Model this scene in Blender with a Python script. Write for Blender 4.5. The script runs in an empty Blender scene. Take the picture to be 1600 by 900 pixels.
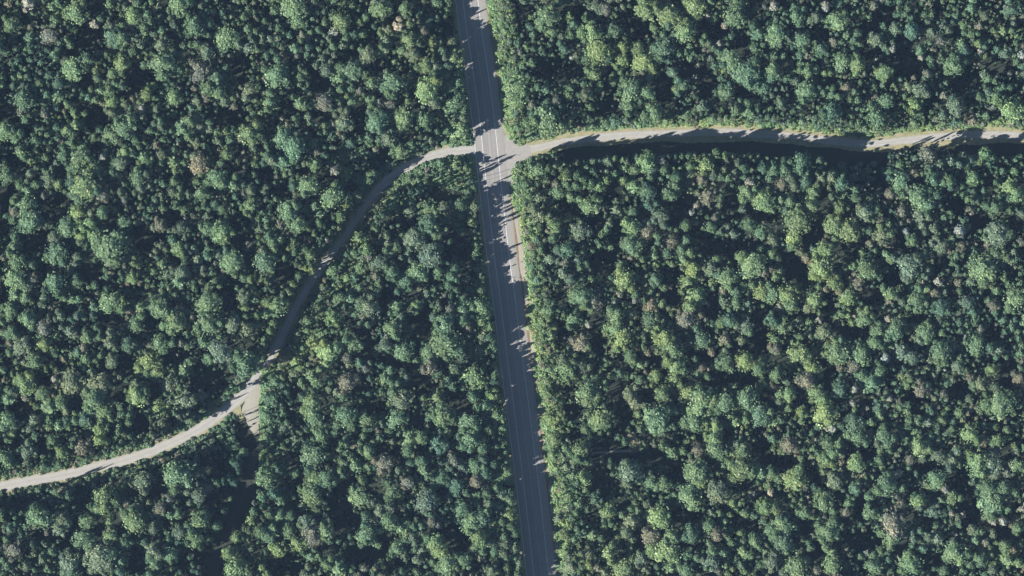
import bpy, math, random
import numpy as np
from mathutils import Vector

SC = bpy.context.scene
R = math.radians
# ---------------------------------------------------------------- camera, sky, sun, exposure
ALT = 3000.0            # survey aircraft height, metres
MPP = 0.3               # ground metres per photograph pixel
cam_d = bpy.data.cameras.new('camera'); cam = bpy.data.objects.new('camera', cam_d)
SC.collection.objects.link(cam); SC.camera = cam
cam.location = (0, 0, ALT); cam.rotation_euler = (0, 0, 0)
cam_d.sensor_width = 36; cam_d.lens = 36 * ALT / (1600 * MPP)
cam_d.clip_start = 10; cam_d.clip_end = 6000

SUN_EL, SUN_AZ = 37.0, 246.0
world = bpy.data.worlds.new('World'); SC.world = world; world.use_nodes = True
wn = world.node_tree
sky = wn.nodes.new('ShaderNodeTexSky'); sky.sky_type = 'NISHITA'; sky.sun_disc = False
sky.sun_elevation = R(SUN_EL); sky.sun_rotation = R(SUN_AZ); sky.altitude = 300; sky.dust_density = 0.3; sky.ozone_density = 3.0
wn.links.new(sky.outputs[0], wn.nodes['Background'].inputs[0])
wn.nodes['Background'].inputs[1].default_value = 0.05
sl = bpy.data.lights.new('sun', 'SUN'); sl.energy = 4.6; sl.angle = R(0.5); sl.color = (1.0, 0.95, 0.87)
so = bpy.data.objects.new('sun', sl); SC.collection.objects.link(so)
a, e = R(SUN_AZ), R(SUN_EL)
to_sun = Vector((math.sin(a) * math.cos(e), math.cos(a) * math.cos(e), math.sin(e)))
so.rotation_euler = to_sun.to_track_quat('Z', 'Y').to_euler(); so.location = to_sun * 400
vs = SC.view_settings
vs.view_transform = 'Standard'; vs.look = 'None'; vs.gamma = 1; vs.exposure = 1.31; vs.use_curve_mapping = False
SC.render.filter_size = 1.4
SC.cycles.filter_width = 1.4
SC.cycles.max_bounces = 4; SC.cycles.diffuse_bounces = 3; SC.cycles.transmission_bounces = 2
SC.cycles.use_denoising = True
SC.cycles.denoiser = 'OPENIMAGEDENOISE'

rng = random.Random(11)
nr = np.random.default_rng(5)

def W(px, py, z=0.0):
    """photograph pixel -> world point at height z that is seen there"""
    k = 1 - z / ALT
    return ((px - 800) * MPP * k, (450 - py) * MPP * k, z)

# thin summer haze between the aircraft and the ground
hb = 3600.0; hz0, hz1 = -3.0, ALT + 60
hv = [(x, y, z) for z in (hz0, hz1) for y in (-hb, hb) for x in (-hb, hb)]
hm = bpy.data.meshes.new('haze'); hm.from_pydata(hv, [], [(0, 2, 3, 1), (4, 5, 7, 6), (0, 1, 5, 4), (2, 6, 7, 3), (0, 4, 6, 2), (1, 3, 7, 5)])
haze = bpy.data.objects.new('haze', hm); SC.collection.objects.link(haze); haze['kind'] = 'stuff'; haze['label'] = 'thin blue summer haze over the whole forest'
hmat = bpy.data.materials.new('haze'); hmat.use_nodes = True; hn = hmat.node_tree; hn.nodes.clear()
ho = hn.nodes.new('ShaderNodeOutputMaterial'); hp = hn.nodes.new('ShaderNodeVolumePrincipled')
hp.inputs['Color'].default_value = (.42, .64, 1.0, 1); hp.inputs['Density'].default_value = 1.3e-5
hn.links.new(hp.outputs[0], ho.inputs['Volume']); hm.materials.append(hmat)
# crowns read off the photograph, per 400x225 px tile, as x,y,radius,colour in quarter pixels of the tile
CROWNS = {
(0,0):"65,155,50,y;180,230,55,d;310,225,52,b;470,80,65,y;335,345,52,g;455,435,65,y;120,470,45,y;830,95,50,Y;935,145,50,g;760,400,50,y;895,400,38,d;1015,400,70,g;630,570,60,g;695,640,40,Y;915,590,40,Y;1085,600,50,Y;1210,160,55,g;1410,250,70,y;1245,450,55,b;1350,490,85,g;1545,180,55,g;1545,290,58,o;355,590,60,g;465,780,65,y;780,790,65,g;145,630,55,g;1130,800,70,g;30,820,55,Y;1560,840,60,y;700,850,55,g;960,770,45,d;1120,30,60,y;540,370,45,d;290,840,45,g;175,15,40,p;320,40,50,g;590,150,28,p;700,230,50,d;760,240,45,g;1060,110,45,o;1290,330,45,o;410,250,45,g;1010,280,45,o;880,680,30,p;1230,740,40,o;1560,560,50,o;90,860,50,g",
(400,0):"230,50,70,y;265,130,50,y;85,240,50,o;600,35,50,g;530,130,60,y;485,200,32,p;885,155,35,p;240,300,55,g;130,480,70,g;85,635,60,g;430,640,48,b;415,370,50,o;440,440,40,o;520,490,60,y;815,260,55,o;700,340,45,o;720,520,65,g;850,520,70,g;700,620,40,y;840,660,42,b;1060,410,50,y;1065,560,65,Y;1245,365,60,Y;1220,540,65,g;1240,660,70,g;925,740,60,y;755,760,60,g;1060,750,50,g;1270,820,65,y;170,860,60,g;545,770,50,o;1190,60,45,g;1070,130,60,d;270,640,50,g;600,440,55,d;1110,640,40,o;1150,720,50,g;930,50,45,g;780,50,60,g;560,240,50,g;240,740,40,d;830,860,50,o;530,690,40,o;765,640,22,p;450,240,20,p;350,120,30,d;960,250,50,g;980,340,45,o;480,290,45,g",
(800,0):"215,110,65,y;360,100,30,Y;130,210,50,d;250,200,35,y;500,200,60,Y;540,320,70,Y;590,60,42,b;520,30,45,o;690,40,40,o;840,60,75,g;985,100,65,y;1085,200,60,y;1110,290,45,g;1190,260,45,g;690,290,40,Y;690,380,45,Y;820,390,60,Y;520,460,45,y;790,300,45,g;1150,40,65,y;1365,370,60,y;1390,110,65,g;1460,460,75,g;1540,210,60,g;1295,275,25,p;1010,450,32,o;1075,540,40,g;740,560,65,g;730,650,60,g;210,560,45,g;280,630,33,b;460,590,40,o;220,750,90,g;120,830,60,g;890,700,60,y;970,750,55,y;1090,720,60,g;640,760,50,d;500,780,50,g;1480,700,60,g;1340,580,50,g;320,300,45,d;370,220,30,g;1570,540,50,g;40,520,70,g;180,300,40,d;600,130,35,g;950,300,60,d;640,190,50,d;1190,670,40,o;30,640,60,g;1420,30,40,g;850,580,45,g;1220,95,22,p;1330,160,20,p;850,610,40,g",
(1200,0):"40,40,30,p;180,90,50,g;50,210,65,y;215,250,50,g;440,130,60,y;495,220,60,g;365,40,30,p;300,110,40,o;330,310,50,d;245,345,28,b;95,350,50,g;245,440,45,y;355,455,35,y;465,390,55,g;560,400,50,Y;235,570,60,y;345,575,40,g;495,555,45,b;675,250,45,o;730,450,48,Y;780,305,22,p;800,180,35,o;900,190,45,d;980,90,50,g;1080,250,30,b;1215,280,55,g;1470,190,50,y;1160,400,55,g;1330,320,25,p;1270,50,60,g;920,650,50,Y;740,640,50,g;1180,660,55,o;1540,690,70,Y;1270,745,40,b;1380,490,45,g;1110,520,45,d;950,560,50,o;600,570,35,o;690,740,55,g;910,760,50,g;1480,330,40,o;1590,340,30,p;30,450,50,y;50,560,45,o;400,700,60,d;860,90,45,g;560,70,45,g;560,620,50,g;1020,200,35,o;720,530,35,o;120,130,40,g;1430,610,50,y;530,300,45,g;650,680,50,g;960,360,20,p;1520,60,50,d;400,590,45,g;80,640,40,o",
(0,225):"190,100,30,Y;500,80,60,g;590,155,45,Y;640,75,25,p;180,180,52,o;525,265,80,Y;170,290,55,g;150,390,65,Y;90,420,36,b;185,490,65,g;640,320,40,b;480,430,50,Y;560,500,45,Y;505,575,40,Y;595,570,45,Y;415,520,55,g;40,200,50,g;80,640,60,g;350,680,65,g;465,745,45,o;15,700,30,b;100,840,75,y;200,850,38,b;690,640,90,g;690,740,55,o;790,600,50,g;825,840,35,Y;900,90,45,y;1080,110,65,y;1160,70,45,g;1240,120,60,b;1350,210,60,g;1260,310,45,y;1380,560,60,Y;1300,530,50,g;1000,510,42,b;1110,650,50,Y;1010,760,60,g;1290,700,50,g;1560,380,50,y;1450,740,60,y;1110,860,70,g;1340,860,45,y;340,870,60,g;780,490,40,g;1000,640,45,o;860,210,50,g;1450,250,60,g;390,70,40,g;780,60,45,y;700,180,35,g;460,150,45,g;1160,640,35,d;100,740,45,y;1420,60,40,g;830,750,40,g;640,430,40,g;480,860,40,g;1130,520,40,o;930,260,40,o;120,40,55,g;300,220,45,o;750,120,40,o",
(400,225):"170,110,75,g;370,130,40,y;180,190,45,y;490,165,28,p;565,190,50,Y;665,230,50,y;330,260,55,y;480,330,70,g;395,440,60,g;50,300,40,o;340,780,62,Y;640,590,65,Y;690,660,40,Y;840,400,65,y;1280,150,50,g;1200,190,60,g;1060,230,60,g;960,420,40,o;1075,400,55,g;1180,400,40,o;1280,450,50,g;1075,500,50,g;990,600,60,o;950,690,45,o;1085,690,65,o;770,740,50,o;850,800,45,g;650,770,60,y;570,840,38,b;480,790,50,g;1010,790,55,y;1140,800,35,y;1220,830,35,g;1385,875,30,g;820,620,50,o;200,420,60,g;260,500,50,y;60,470,50,g;150,600,60,g;300,660,60,g;930,860,50,g;910,40,55,y;240,30,60,g;540,50,60,d;50,740,60,d;20,350,40,o;1150,120,45,g;960,220,50,g;1210,610,20,d;1245,730,25,d;1290,750,22,d;1120,560,40,g;440,600,22,p;1340,430,30,d;1280,540,25,d;1330,230,25,d;70,80,35,g",
(800,225):"465,150,55,g;495,70,35,y;305,80,60,y;170,160,50,g;600,110,35,o;545,260,50,Y;640,190,50,g;765,265,70,y;845,110,60,Y;930,110,45,b;965,45,22,p;1115,180,40,o;1215,130,55,Y;1190,220,38,b;1390,180,60,o;1490,80,45,o;1490,240,30,p;1020,270,65,g;1225,330,45,b;1465,300,50,y;1570,360,60,Y;415,340,50,g;490,390,55,y;650,410,50,o;290,300,45,g;425,540,55,o;440,640,40,g;755,520,50,Y;845,540,50,b;610,495,25,o;1005,610,35,b;1070,720,65,y;1130,780,45,Y;745,630,60,g;890,700,50,g;930,450,50,o;1155,385,22,p;1125,425,22,p;1240,520,40,g;1500,750,75,y;1340,840,65,g;1240,780,45,o;700,850,60,Y;680,760,40,g;320,810,60,o;180,450,60,o;280,540,60,g;340,660,50,g;240,720,60,o;1480,500,40,g;1550,550,40,g;1100,860,65,g;1385,560,30,o;1290,330,40,g;720,60,40,d;950,510,30,o;850,300,45,d;850,380,50,d;1280,50,40,g;1380,80,45,o;160,320,50,o;420,770,45,g;900,850,40,d;1090,600,30,d;1270,460,25,b",
(1200,225):"210,120,70,g;320,100,45,o;335,220,40,o;40,170,50,g;95,240,42,b;80,350,60,g;285,300,40,y;275,390,45,y;190,380,30,g;180,490,78,y;160,590,50,Y;545,290,60,g;450,400,40,y;410,510,55,y;500,540,65,y;350,670,60,Y;330,770,65,Y;25,690,40,y;75,800,45,y;610,420,50,o;820,230,60,y;765,310,33,b;760,180,40,g;665,125,35,o;920,180,40,b;1040,220,50,g;1140,230,45,y;1145,110,65,o;1280,210,55,y;1000,60,50,b;1360,60,60,Y;1410,95,45,g;1510,265,75,Y;945,340,70,y;950,450,70,o;1000,380,50,g;755,505,55,y;710,480,30,b;1100,460,50,g;1260,350,30,Y;620,790,60,y;415,870,45,y;710,570,50,o;740,690,50,y;865,545,22,p;905,600,35,y;880,770,70,o;1065,860,30,p;1200,540,35,p;1060,600,50,o;1085,640,45,o;1215,640,35,b;1350,780,85,y;1420,400,50,g;1430,560,70,o;1540,680,50,o;1550,100,35,g;1430,690,50,g;840,420,38,b;560,860,45,b;1590,440,40,o;460,160,55,g;580,130,45,d;30,600,35,o;400,330,25,d;1060,320,30,d;460,240,45,d;1000,790,45,o;1180,700,50,g",
(0,450):"690,90,70,Y;90,40,70,y;280,360,50,Y;320,490,40,y;150,600,60,Y;175,190,45,g;270,60,50,o;680,340,60,o;800,350,40,d;930,460,75,Y;980,530,45,Y;860,670,60,Y;985,760,60,Y;1150,520,75,g;1060,600,60,o;1140,700,70,o;600,620,75,o;580,700,60,g;650,780,55,g;300,740,80,g;210,830,60,o;45,830,50,g;40,690,55,g;440,590,65,o;530,820,50,d;800,790,50,d;625,880,45,Y;1300,100,70,y;1300,230,70,g;1130,130,50,o;1000,120,60,g;1090,220,60,y;1370,400,70,o;1250,680,35,b;1550,260,50,o;1525,470,75,g;540,310,45,y;360,150,45,o;1450,230,50,o;130,370,60,o;150,470,45,o;360,860,60,g;740,860,45,d;1190,830,50,g;1010,850,45,o;1000,340,55,g;870,120,50,g;270,250,45,b;430,270,60,o;580,120,50,d;410,660,40,g;220,460,45,g;1260,330,50,g;1520,60,40,o;340,570,22,p;60,280,50,g;700,460,40,o;740,560,35,o;60,140,45,g;450,70,50,g;850,230,45,g",
(400,450):"510,80,70,y;590,60,60,g;480,180,50,y;400,290,60,Y;370,360,60,Y;450,400,60,Y;440,480,60,y;560,330,60,g;350,560,60,g;570,440,33,b;680,500,40,b;570,590,52,b;500,650,55,o;360,800,60,y;340,700,50,y;120,590,65,g;90,700,60,g;260,480,70,g;800,560,60,y;880,600,60,g;900,700,60,o;850,250,50,y;880,290,35,Y;900,200,50,g;810,360,40,o;920,400,55,y;880,120,60,g;1000,110,35,Y;1180,220,55,g;1120,280,40,g;1180,350,85,g;1410,120,60,Y;1410,210,50,y;1330,250,40,b;1415,300,45,o;1350,560,72,Y;1130,680,65,y;1160,790,60,y;1215,820,40,y;1480,680,50,Y;1510,800,55,y;1080,400,55,g;1090,500,42,b;1290,130,60,g;1330,840,60,g;130,110,60,y;60,160,60,g;690,830,55,g;560,800,65,g;830,725,20,Y;1200,580,50,d;260,290,45,g;700,120,60,o;1390,390,50,o;880,820,60,g;610,350,50,g;1240,500,35,d;60,800,60,y;140,830,50,g;700,230,25,d;1430,820,40,b;940,560,40,o;1070,40,40,o;120,130,35,y;480,750,40,g",
(800,450):"430,50,60,y;510,90,50,b;650,170,50,g;640,260,60,y;690,320,60,Y;385,200,45,g;430,350,48,b;390,420,50,g;340,500,60,g;430,500,50,o;340,570,50,g;1160,50,80,y;870,110,42,b;1080,200,55,b;950,310,60,Y;1000,390,60,y;1030,470,60,y;1100,240,38,b;1460,240,50,o;580,450,35,g;580,590,40,g;470,670,65,g;550,820,65,y;800,480,50,g;900,550,40,y;770,620,50,o;770,720,60,o;940,660,50,g;1100,650,50,Y;1180,720,85,y;1020,560,60,y;1140,830,60,g;1270,870,50,Y;1330,720,60,g;1470,690,60,g;1460,460,50,Y;1540,510,45,g;1330,460,50,g;240,820,85,y;210,650,60,g;900,820,80,g;1400,90,60,g;1560,30,50,Y;1330,320,30,b;230,140,50,g;860,200,50,d;1400,840,60,g;1550,790,60,d;480,230,22,p;730,250,35,o;750,170,40,o;1490,140,30,o;1190,330,50,d;1250,400,25,b;150,560,50,g;980,130,40,o;1280,680,45,g;740,420,40,g;770,80,20,p;640,90,18,p;240,290,60,g;1360,200,40,d",
(1200,450):"500,60,50,Y;500,170,40,y;770,40,45,Y;120,50,60,Y;140,110,40,g;290,80,55,y;760,80,28,b;755,190,22,p;600,190,55,y;690,280,50,y;670,340,40,y;738,440,28,p;430,180,40,d;90,250,55,g;50,330,50,y;50,380,36,b;195,410,60,y;285,510,50,Y;240,580,50,b;300,650,55,y;340,700,45,y;360,790,72,Y;400,870,36,p;130,660,50,y;210,780,35,Y;210,830,45,g;40,840,50,g;650,590,80,g;840,400,70,o;350,270,50,o;430,400,70,g;980,280,60,y;1240,90,50,o;1410,110,42,b;1450,390,55,o;1400,510,35,Y;1450,720,80,y;1570,570,42,b;960,640,48,b;870,770,50,g;530,720,22,p;545,630,25,p;580,420,60,g;700,520,45,g;1000,840,60,o;1250,870,50,y;1300,350,60,g;50,540,40,g;1160,360,33,b;800,260,60,g;760,690,20,p;1550,70,70,y;450,640,50,d;1190,490,50,o;700,800,60,g;540,850,60,d;1080,400,60,g;930,90,60,g;20,200,40,d;320,200,22,p;640,130,25,o;540,490,40,b;150,340,45,g;30,40,50,g;1080,120,50,d;1240,310,22,p;1330,600,45,o;1420,620,30,o",
(0,675):"620,50,55,Y;510,100,55,b;385,130,40,Y;170,120,55,o;30,170,60,g;240,370,65,g;340,370,60,g;650,400,65,y;620,480,50,y;715,430,40,g;760,345,28,Y;895,310,55,o;960,200,50,g;720,260,50,g;1110,270,88,y;1060,420,38,b;1240,400,45,o;1250,250,35,o;1460,100,50,g;1340,90,60,o;240,540,65,y;360,510,50,o;360,600,65,o;350,650,50,b;15,550,30,Y;90,540,35,g;90,740,50,b;280,710,35,o;520,670,60,g;545,560,45,g;840,560,65,y;860,470,35,o;690,650,45,g;780,700,45,g;1000,480,40,b;1060,520,55,g;1250,560,60,y;1220,670,55,g;1120,630,45,o;950,740,60,o;1070,770,45,g;970,840,60,g;620,790,80,o;750,810,60,g;40,850,55,g;430,830,60,o;1200,870,40,d;160,840,35,o;1480,660,60,Y;1430,760,75,Y;1360,830,70,y;1570,560,55,y;1580,390,35,y;1470,850,70,y;1210,500,30,o;960,610,35,o;1430,300,40,d;1190,340,45,o;1480,200,35,d;210,755,25,o;640,250,40,d;450,350,45,g;1150,130,50,d;330,60,40,g;60,600,35,d;820,180,35,o",
(400,675):"100,600,75,y;150,530,60,g;60,280,70,y;150,430,70,g;350,160,70,g;370,310,55,Y;340,390,60,y;340,450,60,g;620,210,70,g;520,110,45,g;440,290,55,g;800,190,52,b;650,410,60,y;770,500,65,o;900,600,60,y;690,640,55,g;950,470,25,g;1060,440,65,o;1030,590,50,g;1120,690,55,Y;1150,740,55,Y;1200,830,60,y;1290,480,50,g;1350,570,60,y;1390,660,50,Y;1520,280,60,y;1500,90,50,g;1580,520,50,Y;510,850,80,y;440,620,50,y;350,650,60,b;260,700,50,Y;140,740,45,Y;340,780,50,g;30,850,50,y;880,730,50,g;1050,240,60,y;1370,210,50,y;1240,180,38,b;1380,310,38,b;950,320,40,b;1340,50,55,g;960,40,70,y;850,370,55,g;1010,800,30,o;1100,560,42,b;1540,400,45,o;1470,870,40,o;980,660,30,o;60,30,50,y;140,240,40,d;400,20,50,y;1190,480,35,d;1150,280,50,g;830,560,50,g;40,420,50,g;200,620,50,y;1410,540,50,d;310,560,45,o;1300,800,45,g;700,120,45,g;1130,60,60,d;1250,340,50,d;1470,700,40,o;560,140,45,g;240,80,40,d;670,30,50,g",
(800,675):"265,50,70,y;255,140,60,Y;430,110,60,y;260,350,50,Y;350,400,50,y;450,290,50,y;420,460,55,g;345,465,30,b;290,540,58,b;320,650,55,o;330,760,65,y;370,840,60,y;600,500,50,y;740,250,70,o;780,390,35,g;750,560,70,o;600,760,60,y;500,640,60,g;870,310,50,g;950,330,50,g;1110,410,70,y;920,530,65,Y;870,650,52,b;960,750,80,Y;990,850,60,y;1150,240,70,y;1170,310,50,Y;1000,130,88,g;790,100,30,Y;750,40,33,b;1260,30,50,Y;1160,110,42,b;1280,110,60,g;1440,110,50,g;1430,230,75,y;1560,260,60,g;1290,380,65,o;1380,450,50,y;1580,470,45,Y;1520,680,45,g;1440,740,60,y;1280,640,40,b;1330,560,55,g;940,440,40,g;690,860,65,y;750,670,30,d;1000,660,50,g;520,420,45,d;800,800,45,o;1240,820,50,o;480,760,40,o;1512,390,20,p;1120,640,50,d;1320,760,60,g;1590,810,30,g;660,660,30,g;340,220,50,o;420,640,40,d;1100,760,35,d;680,250,45,g;1090,870,45,y;1320,210,50,g;1230,590,40,g",
(1200,675):"130,80,48,b;350,170,55,Y;440,80,72,y;550,200,50,Y;570,30,50,g;165,300,65,y;420,310,50,o;140,400,35,g;350,430,60,y;510,450,38,y;490,500,33,b;650,280,45,g;740,330,60,g;800,265,30,p;830,460,40,b;640,510,50,y;780,580,72,b;770,680,50,y;900,630,50,o;1050,300,60,y;1110,360,26,p;1150,410,50,y;950,90,55,y;1070,150,45,o;1160,180,50,o;730,50,60,g;810,140,40,o;1310,200,70,Y;1400,200,65,o;1410,130,42,b;1350,350,50,g;1400,440,80,g;1400,530,40,p;1470,560,30,p;940,430,48,Y;1030,490,40,o;1060,670,60,o;1190,540,40,o;1150,510,20,p;1220,520,20,p;1170,760,70,y;1300,680,60,g;1500,800,80,y;1540,740,28,b;890,830,65,Y;660,840,50,g;400,760,60,y;400,830,55,y;370,620,60,g;180,850,75,y;90,590,70,g;90,690,60,d;30,470,45,Y;20,380,25,p;30,810,50,o;250,690,40,d;620,755,20,p;1410,640,30,o;1560,210,50,y;1270,20,55,Y;1340,60,38,b;1590,480,25,p;365,720,22,p;230,510,45,g;220,110,30,d;700,180,35,g;1480,350,40,g;930,260,22,d;550,350,40,d;1330,800,45,g;290,340,22,d;580,580,18,d;970,730,30,d;710,430,25,o;1440,50,40,g;20,260,40,g;1560,600,35,g",
}
GAPS = {
(0,0):"560,230,90,100;440,320,60,50;880,480,90,90;590,740,60,80;1490,420,45,90;1450,730,90,60;1300,270,60,40;600,40,60,40;60,740,60,40;540,510,50,60",
(400,0):"850,90,50,60;720,250,60,60;400,500,70,90;1210,190,50,80;610,350,70,40;630,740,60,90;940,830,50,50;1040,340,50,50;180,680,40,60;400,720,60,40;1000,620,40,70;1150,500,40,60",
(800,0):"280,430,160,70;60,110,50,100;760,150,110,90;940,560,70,100;1080,430,80,50;1290,190,80,60;1440,300,60,70;1220,500,50,140;620,680,80,60;410,50,40,80;600,420,30,40;1440,570,60,50",
(1200,0):"650,350,80,60;850,400,120,80;880,260,80,60;630,190,60,70;330,230,60,50;730,80,60,60;1220,500,110,70;1450,390,90,60;1450,740,80,40;310,430,30,60;400,520,30,60;1180,220,40,50;1060,50,30,60",
(0,225):"110,110,70,60;50,320,60,90;350,400,90,90;200,610,100,70;880,590,90,80;440,630,80,60;700,490,50,70;600,40,50,60;300,800,80,50;550,790,80,60;1500,540,70,110;370,190,50,50;1080,470,50,60;1190,190,30,50;30,520,50,60;1570,740,40,50;1450,870,60,30",
(400,225):"810,130,100,90;60,190,60,50;180,300,50,60;470,220,60,50;640,500,50,50;1140,320,110,50;960,500,60,50;900,720,50,70;1250,640,90,90;1090,830,50,50;180,790,60,60;1330,700,60,120;300,170,40,30",
(800,225):"420,220,60,70;750,170,60,70;920,250,60,100;650,280,50,60;510,490,60,100;660,560,60,100;570,750,80,90;1050,400,100,100;1380,370,60,90;1160,570,110,60;1530,440,80,50;1470,600,90,70;1290,650,110,60;990,820,80,60;340,380,40,60;400,430,50,30;820,440,50,30;850,630,40,50;280,600,50,40",
(1200,225):"450,60,150,60;60,480,60,60;280,560,70,70;520,420,40,70;570,600,60,60;480,700,90,60;160,760,80,80;700,250,50,70;1060,730,70,60;780,830,50,50;830,590,50,60;1180,400,60,50;1320,480,60,60;1540,530,60,80;1390,250,30,60;370,380,50,80;240,830,80,50",
(0,450):"1330,570,130,110;1260,750,90,60;690,200,70,60;790,470,60,90;130,200,50,70;250,590,70,50;480,700,50,70;990,610,50,60;850,840,80,60;1090,420,80,60;1450,350,50,70;1420,80,80,80;130,760,70,70;960,210,60,50;1080,840,60,40;740,640,40,90;1240,400,60,40;50,480,30,50;50,90,40,40",
(400,450):"820,80,60,70;1030,210,70,90;1260,230,50,90;690,390,60,60;820,450,50,40;920,500,70,50;1020,600,80,60;1300,720,100,90;460,340,40,40;620,620,50,40;430,760,50,70;260,800,60,60;1190,490,50,40;1000,850,60,50;720,740,60,40;670,280,50,50;250,650,50,50",
(800,450):"290,60,60,50;1020,60,80,60;520,260,80,140;680,450,50,60;320,280,50,70;340,660,80,40;400,780,50,60;680,640,50,90;690,800,50,90;870,370,40,30;940,470,40,50;1030,650,40,80;850,680,50,60;1530,250,60,110;1510,370,80,40;1230,440,60,40;1320,580,80,40;1470,560,80,60;780,170,40,60;1250,110,60,60;500,500,50,60",
(1200,450):"380,150,50,120;550,280,100,40;920,190,50,40;640,50,80,50;60,430,70,40;220,680,90,90;370,480,60,60;620,500,60,40;470,750,50,50;760,560,30,70;1190,640,70,60;1480,510,60,70;700,170,40,40;220,150,60,50;900,720,60,70;1380,300,60,50;850,310,40,40;1500,640,60,50;360,600,50,50;600,690,50,40;20,120,40,50",
(0,675):"130,440,120,60;530,420,70,80;980,340,60,80;840,370,60,40;1340,220,100,70;1400,440,120,100;1400,560,90,80;870,790,80,90;1150,500,50,60;440,680,50,70;600,600,60,50;290,80,70,50;100,90,40,70;1330,680,80,60;240,650,50,50;1570,100,50,150;1270,760,80,80;470,600,50,50;1120,820,60,50;520,830,50,50;730,580,40,50",
(400,675):"550,400,80,90;560,570,90,70;680,770,130,60;190,820,110,70;460,740,70,40;1260,660,90,80;740,360,60,60;10,140,25,90;910,130,60,50;240,190,50,60;210,300,60,40;250,480,50,60;1410,100,50,50;1460,580,50,90;800,680,40,60;1040,80,50,60;1170,380,50,40;990,540,40,60;890,830,80,40;1560,850,50,40",
(800,675):"600,70,80,30;800,160,130,35;1010,260,80,60;570,300,100,90;260,430,40,40;1080,520,110,50;500,540,60,50;800,640,50,80;820,730,60,60;1080,730,60,60;1200,400,30,60;1420,330,90,50;1560,120,60,80;1460,570,90,50;700,430,60,50;870,480,30,40;1240,190,50,40;390,20,50,40;1300,480,50,40;1210,880,60,20;840,30,50,30;600,640,40,50",
(1200,675):"80,200,110,60;1000,220,110,40;1180,290,90,80;1270,480,80,120;580,480,60,60;590,680,110,60;990,600,40,60;840,700,50,50;1500,640,100,40;290,760,70,80;270,290,50,60;580,120,60,60;1030,800,100,50;900,400,50,60;250,600,50,50;30,650,30,60;880,530,50,40;1500,130,40,50",
}
# ---------------------------------------------------------------- materials
def mat(name):
    m = bpy.data.materials.new(name); m.use_nodes = True
    nt = m.node_tree; b = nt.nodes['Principled BSDF']
    return m, nt, b, nt.nodes['Material Output']

def N(nt, t, **kw):
    n = nt.nodes.new(t)
    for k, v in kw.items():
        setattr(n, k, v)
    return n

def noise(nt, scale, detail=4, rough=0.6, vec=None):
    n = N(nt, 'ShaderNodeTexNoise'); n.inputs['Scale'].default_value = scale
    n.inputs['Detail'].default_value = detail; n.inputs['Roughness'].default_value = rough
    if vec is not None: nt.links.new(vec, n.inputs['Vector'])
    return n.outputs['Fac']

def ramp(nt, fac, stops):
    r = N(nt, 'ShaderNodeValToRGB'); nt.links.new(fac, r.inputs[0])
    el = r.color_ramp.elements
    while len(el) > 1: el.remove(el[0])
    el[0].position = stops[0][0]; el[0].color = (*stops[0][1], 1)
    for p, c in stops[1:]:
        q = el.new(p); q.color = (*c, 1)
    return r.outputs[0]

def mix(nt, fac, c1, c2, mode='MIX'):
    m = N(nt, 'ShaderNodeMix', data_type='RGBA', blend_type=mode)
    for s, v in ((0, fac), (6, c1), (7, c2)):
        if isinstance(v, bpy.types.NodeSocket): nt.links.new(v, m.inputs[s])
        elif s == 0: m.inputs[0].default_value = v
        else: m.inputs[s].default_value = (*v, 1)
    return m.outputs[2]

def objvec(nt, scale=(1, 1, 1), out='Object'):
    t = N(nt, 'ShaderNodeTexCoord'); mp = N(nt, 'ShaderNodeMapping'); mp.inputs['Scale'].default_value = scale
    nt.links.new(t.outputs[out], mp.inputs[0]); return mp.outputs[0]

# leaves: colour from the tree's own "tint" property, varied leaf by leaf and, more slowly, through the wood
def leaf_material(name, trans=0.42):
    m, nt, b, out = mat(name)
    at = N(nt, 'ShaderNodeAttribute', attribute_type='INSTANCER', attribute_name='tint')
    lf = N(nt, 'ShaderNodeAttribute', attribute_type='GEOMETRY', attribute_name='leaf')
    var = ramp(nt, lf.outputs['Fac'], [(0, (.58, .64, .62)), (.35, (.88, .91, .90)), (.7, (1.06, 1.06, 1.02)), (.93, (1.35, 1.30, 1.22)), (1, (1.75, 1.7, 1.65))])
    c = mix(nt, 1.0, at.outputs['Color'], var, 'MULTIPLY')
    gp = N(nt, 'ShaderNodeNewGeometry')
    n1 = ramp(nt, noise(nt, .30, 4, .65, gp.outputs['Position']), [(.30, (.72, .82, .84)), (.5, (1, 1, 1)), (.72, (1.28, 1.17, 1.05))])
    n2 = ramp(nt, noise(nt, .022, 3, .6, gp.outputs['Position']), [(.35, (.86, .94, 1.0)), (.65, (1.12, 1.05, .95))])
    c = mix(nt, 1.0, mix(nt, 1.0, c, n1, 'MULTIPLY'), n2, 'MULTIPLY')
    nt.links.new(c, b.inputs['Base Color']); b.inputs['Roughness'].default_value = .55
    b.inputs['Specular IOR Level'].default_value = .35
    tr = N(nt, 'ShaderNodeBsdfTranslucent'); nt.links.new(c, tr.inputs[0])
    ms = N(nt, 'ShaderNodeMixShader'); ms.inputs[0].default_value = trans
    nt.links.new(b.outputs[0], ms.inputs[1]); nt.links.new(tr.outputs[0], ms.inputs[2])
    nt.links.new(ms.outputs[0], out.inputs[0])
    return m
M_LEAF = leaf_material('leaves')

m, nt, b, _ = mat('bark')
nt.links.new(ramp(nt, noise(nt, 3, 5, .7, objvec(nt, (4, 4, 1))), [(.3, (.07, .058, .048)), (.7, (.17, .15, .13))]), b.inputs['Base Color'])
b.inputs['Roughness'].default_value = .9; M_BARK = m

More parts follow.
